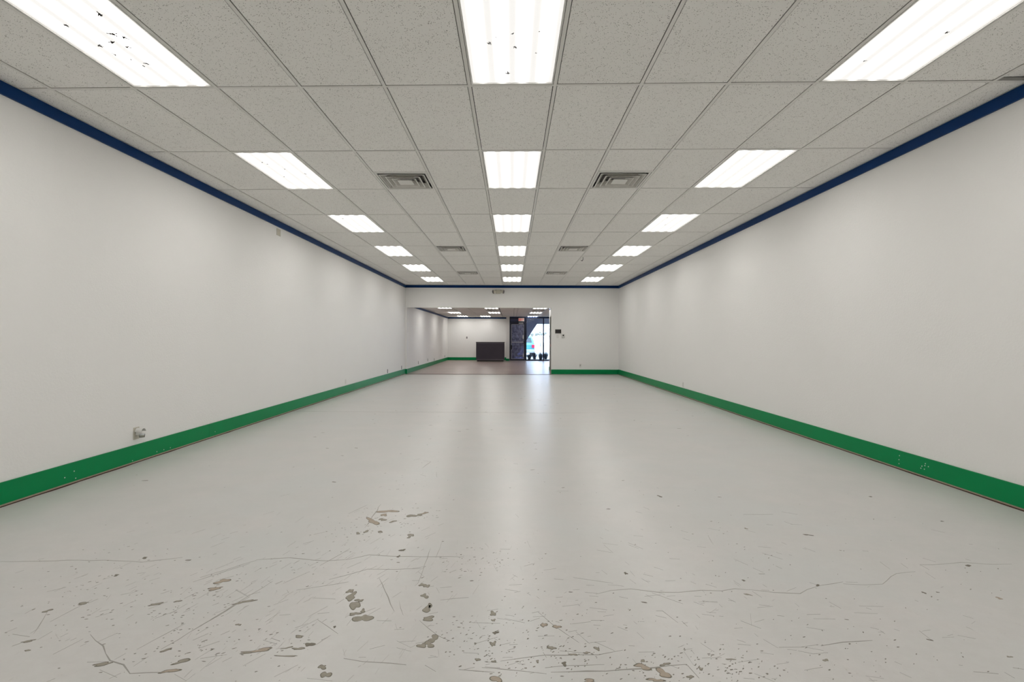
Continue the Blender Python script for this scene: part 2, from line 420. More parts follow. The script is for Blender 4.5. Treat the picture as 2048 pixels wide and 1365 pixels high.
# ================================================================== ceiling air grilles
def vent(c, r, z, label, group, x, y, s=CW-2*FL-.008):
    e = empty('ceiling_vent', (x, y, z), label, 'ceiling vent', group)
    h = s/2; o = MB()
    for a, b, cc, d in ((-h,h,-h,-h+.022),(-h,h,h-.022,h),(-h,-h+.022,-h+.022,h-.022),(h-.022,h,-h+.022,h-.022)): o.box(a,b,cc,d,.0,.006)
    o.build('frame', M['ventrim'], e)
    MB().box(-h, h, -h, h, .070, .074).build('duct_back', M['greyplate'], e)
    for a, dz in ((h-.046, -.008), (h-.106, -.012), (h-.162, -.014)):
        q = MB().frustum((0,0), a, dz, a-.046, dz+.050); lv = q.build('louver', M['vent'], e)
        MB().frustum((0,0), a+.007, dz-.002, a, dz-.001, .003).build('lip', M['ventrim'], lv)
    MB().box(-h+.208, h-.208, -h+.208, h-.208, -.016, -.010).build('centre_plate', M['ventrim'], e)
    return e
vlist = sorted(vents, key=lambda t: (t[1], t[0]))
for c, r in vlist:
    k = sorted({q[1] for q in vents}).index(r)
    x = (cols[c][0]+cols[c][1])/2
    y = rows[r][1]-CW/2 if VENT_ROWS[r] == 'far' else rows[r][0]+CW/2
    vent(c, r, H, f'square louvered ceiling air vent, {["nearest", "middle", "farthest"][k]} one {VENT_COLS[c]} of the middle lamps', 'air vents in the long room', x, y+SH*x)
    ty = rows[r][1]-CW if VENT_ROWS[r] == 'far' else rows[r][0]+CW
    MB().box(cols[c][0]+FL, cols[c][1]-FL, ty-FL, ty+FL, H-.0002, H+.0024, SH).build('cross_tee', M['tee'], ceil)

# ================================================================== blue crown trim, green baseboards
def runs(y0, y1, joints):
    e = [y0]+[j for j in joints if y0 < j < y1]+[y1]; return list(zip(e[:-1], e[1:]))
CH = .094
def crown_side(idx, xa, xb, y0, y1, joints, ztop, label, ch=CH):
    root = struct(empty(f'trim_{idx}', (0, (y0+y1)/2, ztop-ch)), label, 'trim')
    for a, b in runs(y0, y1, joints):
        MB().box(xa, xb, a+.001-(y0+y1)/2, b-.001-(y0+y1)/2, 0, ch-.004).build('trim_board', M['blue'], root)
    return root
crown_side(2, -W, -W+.018, Y0, YB-.019, (2.4, 7.3, 12.2), H, 'blue painted trim board along the top of the left wall')
crown_side(3, W-.018, W, Y0, YB-.019, (2.4, 7.28, 12.15), H, 'blue painted trim board along the top of the right wall')
struct(MB().box(-W, W, YB-.018, YB, H-CH+.006, H-.004).build('trim_4', M['blue']), 'blue painted trim board along the top of the back partition', 'trim')
crown_side(5, LX2, LX2+.018, YP, YF-.019, (21.8,), H2, 'dark blue trim along the top of the front room left wall', .078)
struct(MB().box(LX2, -.31, YF-.018, YF, H2-.078, H2-.004).build('trim_6', M['blue']), 'dark blue trim above the dark counter', 'trim')
struct(MB().box(CX-.018, CX, YP, CE, H2-.078, H2-.004).build('trim_7', M['blue']), 'dark blue trim on the short side wall', 'trim')
BZ0, BZ1, BT = .019, .174, .014
def base_side(name, wallx, sgn, y0, y1, joints, label):
    ym = (y0+y1)/2; root = struct(empty(name, (wallx, ym, 0)), label, 'baseboard')
    b0, b1 = sorted((0, -sgn*BT)); g0, g1 = sorted((0, -sgn*(BT-.004))); h0, h1 = sorted((0, -sgn*(BT+.006)))
    for a, b in runs(y0, y1, joints):
        MB().box(b0, b1, a+.0012-ym, b-.0012-ym, BZ0, BZ1).build('board', M['green'], root)
    MB().box(g0, g1, y0-ym, y1-ym, .006, BZ0-.001).build('adhesive_strip', M['adhesive'], root)
    # uneven dark brown crack line where board meets floor
    m = MB(); N_ = int((y1-y0)/.12); inner = []
    for k in range(N_+1):
        inner.append((-sgn*(BT+.0015+abs(random.gauss(0, .0035))), y0-ym+(y1-y0)*k/N_))
    pts = inner+[(0, y1-ym), (0, y0-ym)]
    m.slab(pts, .0004, .0055).build('crack_line', M['gap'], root)
    return root
bl = base_side('baseboard_left', -W, -1, Y0, YB-.002, (1.0, 5.88, 10.76, 15.6), 'green painted baseboard along the left wall')
brr = base_side('baseboard_right', W, 1, Y0, YB-BT-.002, (-.3, 4.59, 9.55, 14.4), 'green painted baseboard along the right wall')
struct(MB().box(OX1, W-BT, YB-BT, YB, .012, .168).build('baseboard_back', M['green']), 'green baseboard under the back partition', 'baseboard')
struct(MB().box(-W+BT, OX0+.012, YB-.012, YP+.012, .004, .168).build('baseboard_jamb', M['green']), 'dark green baseboard end wrapping the left jamb', 'baseboard')
struct(MB().box(LX2, LX2+BT, YP+.013, YF-BT, .006, .16).build('baseboard_left', M['green']), 'green baseboard of the front room left wall', 'baseboard')
struct(MB().box(LX2, -.31, YF-BT, YF, .006, .16).build('baseboard_front', M['green']), 'green baseboard behind the dark counter', 'baseboard')
struct(MB().box(-.325, -.14, YS-.12-BT, YS-.12, .006, .12).build('baseboard_front', M['green']), 'short green baseboard on the pier beside the glass door', 'baseboard')
def wallpt(side, x, y):
    """photo pixel on a side wall -> (depth, height)"""
    a = math.radians(.18); u, v = x-1024, y-678
    u, v = u*math.cos(a)+v*math.sin(a), -u*math.sin(a)+v*math.cos(a)
    d = W*F/abs(u); return d, HCAM-v*d/F
for side, root, pxs in ((-1, bl, ((126,956),(145,943),(148,957),(311,904),(325,900),(338,896),(428,864),(262,922))),
                        (1, brr, ((1845,937),(1847,933),(1853,932),(1854,928),(1852,939),(1860,934),(1801,920),(1802,912),(1801,928)))):
    for x, y in pxs:
        d, z = wallpt(side, x, y); r = .0048
        MB().cyl((-side*BT, d-root.location.y, z), (-side*(BT+.0006), d-root.location.y, z), r, n=8).build('nail_hole', M['plate'], root)

# ================================================================== floor wear
floor_o = bpy.data.objects['floor']
def blob(cx, cy, rx, ry, ang=0.0, n=24, rough=.28):
    ph = [random.uniform(0, 6.28) for _ in range(4)]; am = [rough*random.uniform(.3, 1)/(k+1) for k in range(4)]
    ca, sa = math.cos(ang), math.sin(ang); out = []
    for i in range(n):
        t = 2*math.pi*i/n; s = 1+sum(am[k]*math.sin((k+2)*t+ph[k]) for k in range(4))
        a, b = rx*s*math.cos(t), ry*s*math.sin(t); out.append((cx+a*ca-b*sa, cy+a*sa+b*ca))
    return out
def px_blob(x, y, rx, ry, tilt=0.0, mat='chip', rough=.5, rim=True):
    X, Y = fp(x, y); k = Y/F; ky = Y*Y/(F*HCAM)
    c = blob(0, 0, rx*k, ry*ky, tilt, rough=rough)
    o = MB().slab([(X+a, Y+b) for a, b in c], .0001, .0007).build('paint_chip', M[mat], floor_o)
    if rim:
        m = MB(); nn = len(c); g = 1.0+min(.35, .0028/max(.004, min(rx*k, ry*ky)))
        outer = [(X+a*g, Y+b*g) for a, b in c]
        m.slab(outer, .00005, .0004).build('chip_rim', M['chipdark'], o)
Z1 = lambda u, v: (400+u*.2967, 960+v*.2967)
Z2 = lambda u, v: (900+u*.2967, 960+v*.2967)
Z3 = lambda u, v: (u*.2967, 960+v*.2967)
Z4 = lambda u, v: (1448+u*.2967, 960+v*.2967)
S = .2967
for u, v, a, b, t, mt in [
    (1018,790,28,22,0,'chip'),(1012,752,17,11,0,'chip'),(1043,848,28,26,.5,'chip'),(1074,815,18,8,.5,'chip'),(1100,935,46,24,-.3,'chip'),(1042,905,25,9,0,'chip'),(1098,887,13,9,0,'chip'),
    (1515,785,19,11,.3,'chip'),(1532,872,26,19,0,'chip'),(1540,938,36,12,0,'chip'),(1548,850,12,10,0,'chip'),(1576,1072,25,20,.4,'chip'),(1545,1108,25,18,0,'chip'),(1497,1120,22,15,0,'chip'),
    (1500,710,16,9,0,'chip'),(1530,718,14,8,0,'chip'),(1363,476,14,6,0,'chipdark'),(1422,373,16,7,0,'chip'),(1410,388,10,5,0,'chip'),(1338,518,8,5,0,'chipdark'),
    (1975,904,18,11,0,'chip'),(1978,948,10,6,0,'chip'),(1993,1032,13,8,0,'chipdark'),(1976,1108,11,14,0,'chip'),(1982,1226,10,6,0,'chip'),
    (741,1112,22,12,0,'chipdark'),(825,1264,20,12,.3,'chip'),(847,1316,25,19,.4,'chip'),(908,993,8,4,0,'chipdark'),
    (1165,282,24,22,.7,'chiptan'),(1262,214,48,9,.1,'chiptan'),(1232,270,18,7,.2,'chip'),(1240,238,16,8,0,'chiptan'),(1300,282,15,5,.3,'chip'),(1120,350,14,5,.3,'chip'),(1215,352,14,5,.3,'chip'),(1065,362,12,5,.2,'chip'),
    (1425,244,28,8,.2,'chip'),(1480,238,18,6,.3,'chip'),(1515,226,22,4,.4,'chiptan'),(415,1150,52,10,.25,'chiptan'),(318,1166,35,6,.1,'chip'),(100,735,40,7,.3,'chiptan'),
    (668,1058,28,5,-.1,'chip'),(665,1140,26,7,0,'chip'),(590,1134,22,4,.3,'chip'),(580,1190,60,3,-.05,'chip'),(260,978,12,5,0,'chip'),(1995,1345,24,22,.2,'chiptan'),(300,825,50,6,.5,'chip')]:
    x, y = Z1(u, v); px_blob(x, y, a*S, b*S, t, mt)
for u, v, a, b, t, mt in [(1440,1308,40,22,-.2,'chiptan'),(1300,1262,42,14,-.1,'chiptan'),(1385,1352,40,8,0,'chiptan'),(940,1356,34,8,0,'chiptan'),(632,980,15,12,0,'chiptan'),(718,992,20,9,-.3,'chiptan'),
    (1185,632,9,5,0,'chipdark'),(1415,113,9,4,0,'chipdark'),(683,1135,20,9,-.2,'chip'),(990,1140,12,9,0,'chip'),(830,1180,18,6,0,'chip'),(920,1168,16,5,0,'chip'),(770,1243,14,9,.4,'chipdark'),(590,1226,8,6,0,'chip'),(187,1214,12,8,0,'chip'),(1690,1275,12,7,0,'chip'),(1450,1245,22,7,.2,'chip'),(1300,1222,12,6,-.2,'chip'),(1620,1330,16,8,0,'chip')]:
    x, y = Z2(u, v); px_blob(x, y, a*S, b*S, t, mt)
for u, v, a, b, t, mt in [(1500,685,38,12,.5,'chiptan'),(690,1245,44,9,.35,'chip'),(320,885,16,7,.3,'chip'),(1050,840,30,6,.3,'chip'),(1200,820,14,5,.2,'chip'),(560,835,26,6,.4,'chip'),(975,528,12,5,.1,'chipdark'),(785,645,12,4,.1,'chipdark'),(1230,1225,40,10,.4,'chip'),(1150,1290,40,10,.3,'chiptan'),(190,1090,30,5,.3,'chip'),(1120,1150,26,6,.4,'chip'),(185,1152,12,5,0,'chip')]:
    x, y = Z3(u, v); px_blob(x, y, a*S, b*S, t, mt)
for u, v, a, b, t, mt in [(685,1218,18,8,-.2,'chip'),(1646,580,18,6,0,'chipdark'),(1348,763,12,5,-.1,'chipdark'),(1440,760,8,3,0,'chipdark'),(565,373,22,4,-.3,'chipdark'),(990,115,8,3,-.2,'chipdark'),(132,680,10,5,-.2,'chipdark'),(632,713,12,6,-.2,'chipdark'),(1855,800,18,7,-.2,'chiptan'),(160,775,26,4,-.5,'chip'),(45,1212,30,5,0,'chip'),(1925,1195,14,6,0,'chip'),(1390,1082,14,5,-.5,'chipdark'),(1470,281,9,3,0,'chipdark'),(148,330,10,4,0,'chip')]:
    x, y = Z4(u, v); px_blob(x, y, a*S, b*S, t, mt, rim=False)

def strip(m, pts, w, z1=.0006):
    pts = [Vector((p[0], p[1])) for p in pts]
    # resample with jitter so that the line wanders like a hand-made scratch
    fine = []
    for a, b in zip(pts[:-1], pts[1:]):
        nseg = max(1, int((b-a).length/.06)); nrm = Vector((-(b-a).y, (b-a).x)).normalized()
        for k in range(nseg): fine.append(a.lerp(b, k/nseg)+nrm*random.gauss(0, w*.5))
    fine.append(pts[-1]); L = []; R = []
    for i, p in enumerate(fine):
        t = (fine[min(i+1, len(fine)-1)]-fine[max(i-1, 0)]).normalized(); nn = Vector((-t.y, t.x))
        q = w*.5*random.uniform(.4, 1.2)*min(1, .25+min(i, len(fine)-1-i)*.5)
        L.append(p+nn*q); R.append(p-nn*q)
    k = len(m.v); n_ = len(fine)
    m.v += [(p.x, p.y, z1) for p in L] + [(p.x, p.y, z1) for p in R] + [(p.x, p.y, .0001) for p in L] + [(p.x, p.y, .0001) for p in R]
    for i in range(n_-1):
        a, b, c, d = k+i, k+n_+i, k+2*n_+i, k+3*n_+i
        m.f += [(a, b, b+1, a+1), (c, a, a+1, c+1), (b, d, d+1, b+1)]
sm = MB()
def px_strip(m, Z, pl, w): strip(m, [fp(*Z(*p)) for p in pl], w)
for pl, w in [(((0,990),(490,685)),.004),(((810,580),(1010,465)),.004),(((1110,325),(1220,165)),.005),(((1450,718),(1470,700),(1555,460)),.003),(((1210,665),(1310,890)),.004),(((560,700),(740,620)),.003),
    (((870,675),(1130,605),(1490,600)),.003),(((1480,950),(1605,1055),(1690,1090)),.003),(((790,945),(930,1040)),.003),(((970,1205),(1100,1225),(1290,1242),(1390,1250)),.006),(((1920,1265),(2022,1270)),.005),(((0,660),(380,545)),.003),
    (((240,745),(330,795)),.003),(((650,745),(1000,690)),.003),(((1190,955),(1290,953)),.004),(((990,985),(1050,905)),.003),(((465,965),(540,880)),.003),(((430,1080),(520,1110)),.005),(((480,1070),(540,1090)),.006),(((780,1115),(880,1050)),.003),(((640,1000),(730,970)),.003),(((1590,530),(1635,405)),.003),(((1520,1250),(1590,1295)),.006),(((240,1180),(160,1040)),.0),(((0,1210),(180,1180)),.003),(((140,1050),(200,1020)),.004),
    (((1000,230),(1130,170)),.003),(((640,290),(700,250)),.003),(((820,1080),(860,1065)),.004),(((1340,820),(1370,915)),.003),(((1620,810),(1810,795)),.003)]:
    if w: px_strip(sm, Z1, pl, w)
for pl, w in [(((340,1225),(640,1185),(1000,1180),(1165,1150)),.004),(((215,1265),(480,1290),(650,1310)),.004),(((680,1300),(1050,1292),(1590,1248),(1680,1340)),.006),(((640,1265),(1040,1248)),.004),(((590,895),(690,975),(870,1100)),.003),(((540,955),(605,933)),.003),(((1390,885),(1435,885),(1535,965)),.003),
    (((1200,425),(1300,468)),.004),(((1205,440),(1270,465)),.004),(((165,1110),(320,1062)),.003),(((980,1095),(1110,1155)),.004),(((720,78),(800,77)),.005),(((335,470),(405,470)),.006),(((950,950),(1040,950)),.003),(((1570,955),(1600,990)),.005),(((1360,765),(1570,838)),.003),(((630,1165),(650,1200)),.006),(((1040,440),(1100,495)),.004),(((990,475),(1090,493)),.003),(((60,1280),(300,1300)),.004),(((830,660),(1100,700)),.003),(((740,1155),(900,1170)),.005),(((1700,1205),(1830,1200)),.003),(((1735,375),(1775,438)),.004)]:
    px_strip(sm, Z2, pl, w)
for pl, w in [(((340,960),(620,810)),.004),(((920,1145),(1250,970)),.003),(((1090,1145),(1390,965),(1685,790)),.004),(((610,1045),(700,1120),(735,1225),(830,1250),(880,1305),(1150,1300)),.005),(((590,1230),(735,1228)),.004),(((1300,690),(1685,565)),.003),(((80,1045),(200,1060)),.006),(((230,1040),(320,890)),.004),(((600,835),(660,805)),.005),(((670,1285),(790,1335)),.004),(((170,905),(240,865)),.003),(((500,670),(590,640)),.004),(((850,940),(900,910)),.004),(((1340,1140),(1480,1090)),.003),(((720,815),(750,775)),.003),(((1590,740),(1670,785)),.003),(((80,1125),(210,1080)),.005),(((360,1180),(560,1075)),.003),(((980,295),(1000,293)),.006)]:
    px_strip(sm, Z3, pl, w)
for pl, w in [(((650,1120),(800,1097),(1000,1085)),.005),(((500,1155),(600,1175),(670,1170)),.004),(((1320,1020),(1400,1085)),.005),(((1680,1295),(1850,1310)),.006),(((1950,1270),(2020,1280)),.006),(((370,1132),(540,1130)),.003),(((115,950),(250,1005)),.004),(((180,905),(185,985)),.004),(((1050,555),(1120,605)),.003),(((1190,565),(1240,598)),.003),(((1320,573),(1385,610)),.003),(((1355,625),(1425,670)),.003),(((710,825),(790,870)),.003),(((240,640),(275,637)),.006),(((360,918),(405,922)),.004),(((1050,1018),(1085,1040)),.004),(((1890,1300),(1960,1340)),.005),(((560,912),(650,908)),.003),(((130,235),(330,234)),.004)]:
    px_strip(sm, Z4, pl, w)
for pl, w in [(((846,922),(862,924)),.006),(((842,938),(862,924)),.006),(((828,921),(840,918)),.005),(((872,945),(874,955)),.006),(((842,950),(852,953)),.006),(((1027,928),(1036,929)),.005)]:
    strip(sm, [fp(*p) for p in pl], w)
for n_, cx, cy, sx_, sy_, am_, as_ in ((300,-1.0,2.25,.55,.45,70,12),(170,.35,1.95,.7,.3,4,16),(90,.2,2.2,.8,.5,112,14),(60,1.4,2.4,.6,.6,140,18),(60,-1.7,2.6,.5,.5,60,14)):
    for _ in range(n_):
        X, Y = random.gauss(cx, sx_), random.gauss(cy, sy_); a = math.radians(random.gauss(am_, as_)); L = random.uniform(.012, .07)*random.uniform(.5, 1.6)
        if abs(X) > W-.1 or Y < .7: continue
        strip(sm, [(X, Y), (X+math.cos(a)*L, Y+math.sin(a)*L)], random.uniform(.0008, .0024))
o = sm.build('scratches', M['scratch'], floor_o); o['kind'] = 'stuff'
# small chips and grit that nobody could count
sm = MB()
def grit(n_, cx, cy, sx, sy, r0, r1, elong=2.0, ang=.5):
    for _ in range(n_):
        X, Y = random.gauss(cx, sx), random.gauss(cy, sy)
        if abs(X) > W-.08 or Y < .6 or Y > 16.3: continue
        r = random.uniform(r0, r1); sm.slab(blob(X, Y, r*random.uniform(1, elong), r*.6, ang+random.gauss(0, .35), n=6, rough=.3), .0001, .0006)
for (x, y, sxp, syp, n_) in [(760,1045,45,22,60),(720,1060,40,15,40),(850,1030,30,10,20),(820,975,30,6,14),(980,1115,40,20,45),(930,1130,30,15,25),(540,1290,60,25,40),(920,1265,40,18,45),(985,1310,50,20,60),(1120,1300,60,22,60),(1300,1340,120,20,90),(1400,1320,90,25,60),(1200,1250,120,30,40),(1080,1230,60,40,30),(200,1160,90,25,50),(90,1260,80,40,40),(380,1300,80,35,70),(330,1220,70,30,60),(260,1110,60,15,20),(440,1170,60,25,40),(1600,1180,160,60,45),(1700,1300,140,40,45),(1850,1120,120,60,18),(860,940,40,15,18),(1450,1080,60,25,16),(640,1130,60,30,25),(1480,1340,40,14,40)]:
    X, Y = fp(x, y); k = Y/F; ky = Y*Y/(F*HCAM)
    grit(n_, X, Y, sxp*k, syp*ky, .0010, .0042)
grit(120, 0, 3.0, 1.8, 1.0, .0015, .005); grit(110, 0, 7.5, 1.9, 3.2, .004, .013, 2.5, .1)
o = sm.build('paint_specks', M['speck'], floor_o); o['kind'] = 'stuff'
for Z, pl, w in [(Z2, ((985,775),(1085,750),(1220,738),(1400,758),(1540,760),(1690,745),(1830,750),(1920,735),(2020,745)), .004),
                 (Z4, ((170,742),(340,762),(515,770),(560,740),(660,715),(800,690)), .004), (Z4, ((800,700),(950,710),(1070,705),(1160,632),(1290,620)), .004),
                 (Z4, ((1320,575),(1400,574),(1600,560),(1800,572),(1940,570)), .003),
                 (Z3, ((0,555),(180,552),(450,545),(700,545),(960,555),(1230,525)), .004),
                 (Z1, ((380,540),(600,530),(850,548),(1000,540),(1140,508),(1340,518),(1590,520),(1780,522)), .004),
                 (Z1, ((1830,965),(2022,970)), .003)]:
    m = MB(); px_strip(m, Z, pl, w); m.build('floor_crack', M['crack'], floor_o)
m = MB(); strip(m, [fp(x, y) for x, y in ((545,823),(700,824),(900,825),(1110,827),(1200,826))], .010); m.build('floor_joint', M['crack'], floor_o)

# ================================================================== fittings on the walls
def outlet(loc, rz, label, mat='plate', group=None, kind='duplex', name='wall_outlet', cat='wall outlet', pw=.036, ph=.058):
    """plate stands in local XZ, facing local -Y"""
    e = empty(name, loc, label, cat, group, rz)
    MB().box(-pw, pw, -.006, 0, -ph, ph).build('cover_plate', M[mat], e, bevel=.002)
    if kind == 'duplex':
        for z in (-.02, .02):
            rc = MB().cyl((0, -.006, z), (0, -.009, z), .0165, n=14).build('receptacle', M[mat], e)
            MB().box(-.008, -.0055, -.0093, -.009, z-.005, z+.005).box(.0055, .008, -.0093, -.009, z-.005, z+.005).build('slots', M['dark'], rc)
        MB().cyl((0, -.006, 0), (0, -.0075, 0), .003, n=8).build('screw', M['steel'], e)
    elif kind == 'blank':
        MB().box(-.024, .024, -.0075, -.006, -.036, .036).build('insert', M[mat], e)
        for z in (-.045, .045): MB().cyl((0, -.006, z), (0, -.0075, z), .003, n=8).build('screw', M['steel'], e)
    elif kind == 'switch':
        MB().box(-.006, .006, -.017, -.006, -.004, .014).build('toggle', M[mat], e)
        for z in (-.03, .03): MB().cyl((0, -.006, z), (0, -.0075, z), .003, n=8).build('screw', M['steel'], e)
    return e
RL_, RR_ = math.radians(90), math.radians(-90)          # facing +X from left wall / facing -X from right wall
d, z = wallpt(-1, 272, 867); d0, z0 = d, z
outlet((-W, d, z), RL_, 'white duplex wall outlet low on the left wall nearest the camera', 'ivory', 'low wall outlets')
e = empty('plug_in_freshener', (-W+.0095, d+.004, z+.012), 'small white plug-in device with curved hood on the near left outlet', 'plug-in device', None, RL_)
q = MB(); arc = [(.030*math.cos(t), .036*math.sin(t)) for t in [math.pi*(k/10) for k in range(11)]]
MB().box(-.022, .022, -.030, 0, -.030, .020).build('body', M['plate'], e, bevel=.006)
pp = []; 
for (rr) in (.034, .030):
    pp += [(rr*math.cos(math.pi*k/10), rr*math.sin(math.pi*k/10)) for k in range(11)]
hv = [(x, y_, z_+.004) for y_ in (0, -.062) for (x, z_) in pp]
hf = []
for k in range(10):
    hf += [(k, k+1, 22+k+1, 22+k), (11+k+1, 11+k, 33+k, 33+k+1), (k+1, k, 11+k, 11+k+1), (22+k, 22+k+1, 33+k+1, 33+k)]
hf += [(0, 22, 33, 11), (10, 21, 43, 32)]
MB().poly(hv, hf).build('hood', M['plate'], e)
MB().cyl((0, -.045, -.052), (0, -.045, -.020), .022, .026, n=16).build('cup', M['pane'], e, smooth=False)
MB().cyl((0, -.045, -.050), (0, -.045, -.034), .019, .021, n=16).build('liquid', M['beige'], e)
d, z = wallpt(-1, 557, 465)
outlet((-W, d, z), RL_, 'beige blank plate high on the left wall under the blue trim', 'ivory', None, 'blank', 'blank_plate', 'wall plate', .062, .052)
d, z = wallpt(-1, 691, 764)
outlet((-W, d, z), RL_, 'white wall outlet halfway along the left wall near the green baseboard', 'plate', 'low wall outlets')
d, z = wallpt(-1, 775, 743)
outlet((-W, d, z), RL_, 'grey wall outlet near the far end of the left wall, second from the jamb', 'greyplate', 'low wall outlets')
d, z = wallpt(-1, 803, 735.5)
outlet((-W, d, z), RL_, 'grey wall outlet at the far end of the left wall beside the jamb', 'greyplate', 'low wall outlets')
d, z = wallpt(1, 1366, 770)
outlet((W, d, z), RR_, 'white painted wall outlet low on the right wall', 'plate', 'low wall outlets')
for k, (x, y) in enumerate(((836.5,725.5),(855.4,720),(868.4,719.3),(889.5,712.8))):
    d, z = wallpt(-1, x, y); d *= -LX2/W
    outlet((LX2, d, z), RL_, f'{["first","second","third","fourth"][k]} grey outlet along the front room left wall, counted from the opening', 'greyplate', 'outlets on the front room left wall')
def bp(x, y, D=YB): return ((x-1024)*D/F, HCAM-(y-678)*D/F)
X, z = bp(933.7, 676, YF)
outlet((X, YF, z), 0, 'grey plate on the white wall left of the dark counter', 'greyplate', None, 'blank', 'blank_plate', 'wall plate')
X, z = bp(1115.5, 673)
outlet((X, YB, z), 0, 'white light switch under the black wall tablet', 'plate', None, 'switch', 'light_switch', 'light switch')
X, z = bp(1160.6, 731.5)
outlet((X, YB, z), 0, 'white wall outlet with a plug on the back partition', 'plate', 'low wall outlets')
e = empty('plug', (X, YB-.0095, z+.018), 'small grey plug in the back partition outlet', 'plug')
MB().box(-.013, .013, -.03, 0, -.013, .013).build('plug_body', M['greyplate'], e, bevel=.003)
MB().cyl((0, -.026, .012), (.012, -.02, .075), .003, n=8).build('cord', M['plate'], e)
X, z = bp(1116.2, 663)
e = empty('wall_tablet', (X, YB, z), 'black wall-mounted control tablet in a white bezel', 'wall tablet')
MB().box(-.115, .115, -.018, 0, -.082, .082).build('bezel', M['plate'], e, bevel=.004)
MB().box(-.100, .100, -.022, -.018, -.067, .067).build('screen', M['screen'], e)
X, z = bp(1126.5, 672)
e = empty('thermostat', (X, YB, z), 'small white thermostat with dark display right of the tablet', 'thermostat')
MB().box(-.058, .058, -.024, 0, -.06, .06).build('housing', M['plate'], e, bevel=.005)
MB().box(-.024, .024, -.026, -.024, -.006, .044).build('display', M['screen'], e)
MB().box(-.045, .045, -.027, -.024, -.040, -.026).build('button_strip', M['greyplate'], e)
# twin-head emergency light on the header
X, z = bp(996.5, 584)
e = empty('emergency_light', (X, YB, z), 'beige twin-head emergency light above the opening', 'emergency light')
MB().box(-.082, .082, -.07, 0, -.066, .060).build('battery_box', M['beige'], e, bevel=.012)
for s in (-1, 1):
    hd = MB().cyl((s*.088, -.06, .004), (s*.178, -.10, -.014), .046, .066, n=16).build('lamp_head', M['ivory'], e)
    MB().cyl((s*.176, -.099, -.0136), (s*.184, -.1026, -.0152), .056, .054, n=16).build('lens', M['greyplate'], hd)
    MB().cyl((s*.06, -.05, .05), (s*.11, -.07, .04), .014, n=8).build('swivel', M['greyplate'], hd)
# little hook hanging from the ceiling grid
X, y = 1.56, 10.92
m = MB().cyl((0,0,0), (0,0,-.05), .005, n=8); m.cyl((0,0,-.05), (-.02,0,-.085), .007, n=8); m.cyl((-.02,0,-.085), (-.045,0,-.07), .006, n=8)
o = m.build('ceiling_hook', M['greyplate']); o.location = (X, y, H-.001); tag(o, 'small dark hook hanging from the ceiling grid beside the right middle vent', 'hook')

# ================================================================== front room ceiling
ceil2 = struct(MB().box(LX2-.1, W+.1, YP, YF+T, H2+.1, H2+.2).build('ceiling', M['plenum']), 'lower panelled ceiling of the front room', 'ceiling')
SHS = SH; SH = 0.0
gx = -3.0
lampx = (-2.66, -.82, 1.10)
ylines = [17.45+.6096*k for k in range(0, 17)]
xl2 = [-2.965, -1.745, -1.127, .09, .24, .80, 1.405, 2.62]
xe = [LX2]+xl2+[W]
ye = [YP]+ylines+[YF if False else 27.58]
l_used = []
l_cells = {(18.67, 0): None}
# lamps: (x centre, y start) – two grid rows long
lspec = [(-2.66,18.67),(-.82,18.67),(1.10,18.67),(-2.66,22.33),(-.82,22.33),(1.10,22.33),(-2.66,25.98),(-1.43,25.98),(1.10,25.98)]
vspec = [(-.82,20.50),(1.10,20.50)]
def blocked(x0, x1, y0, y1):
    for lx, ly in lspec:
        if x0 < lx+.29 and x1 > lx-.29 and y0 < ly+1.2 and y1 > ly+.02: return True
    for lx, ly in vspec:
        if x0 < lx+.29 and x1 > lx-.29 and y0 < ly+.6 and y1 > ly+.02: return True
    return False
for x in xl2: MB().box(x-FL, x+FL, YP, 27.58, H2-.001, H2+.002).build('main_runner', M['tee'], ceil2)
for y in ylines: MB().box(LX2, W, y-FL, y+FL, H2-.0002, H2+.0022).build('cross_tee', M['tee'], ceil2)
for x0, x1 in zip(xe[:-1], xe[1:]):
    for y0, y1 in zip(ye[:-1], ye[1:]):
        # panels are cut around lamps and vents
        cuts = sorted({x0, x1} | {q for lx, ly in lspec+vspec for q in (lx-.3048, lx+.3048) if x0+.02 < q < x1-.02})
        for a, b in zip(cuts[:-1], cuts[1:]):
            if blocked(a, b, y0, y1) or b-a < .05 or y1-y0 < .05: continue
            if a > CX-.3 and y1 < CE-.2 and b > CX+.1 and False: continue
            add_tile(a+FL+GAPW, b-FL-GAPW, y0+FL+GAPW, y1-FL-GAPW, ceil2, H2)
LP2 = lamp_parts(lw, ld, 'lamp2')
cn = ['left', 'middle', 'right']; rn = ['nearest row', 'middle row', 'row by the street wall']
for k, (x, y) in enumerate(lspec):
    e = empty('ceiling_light', (x, y+.6096, H2), f'front room ceiling panel light, {cn[k%3]} one of the {rn[k//3]}', 'ceiling light', 'fluorescent panel lights in the front room')
    for nme, me in LP2: place(nme, me, e)
for k, (x, y) in enumerate(vspec):
    vent(0, 0, H2, f'louvered air vent in the front room ceiling, {["left", "right"][k]} one', 'air vents in the front room', x, y+.3048)

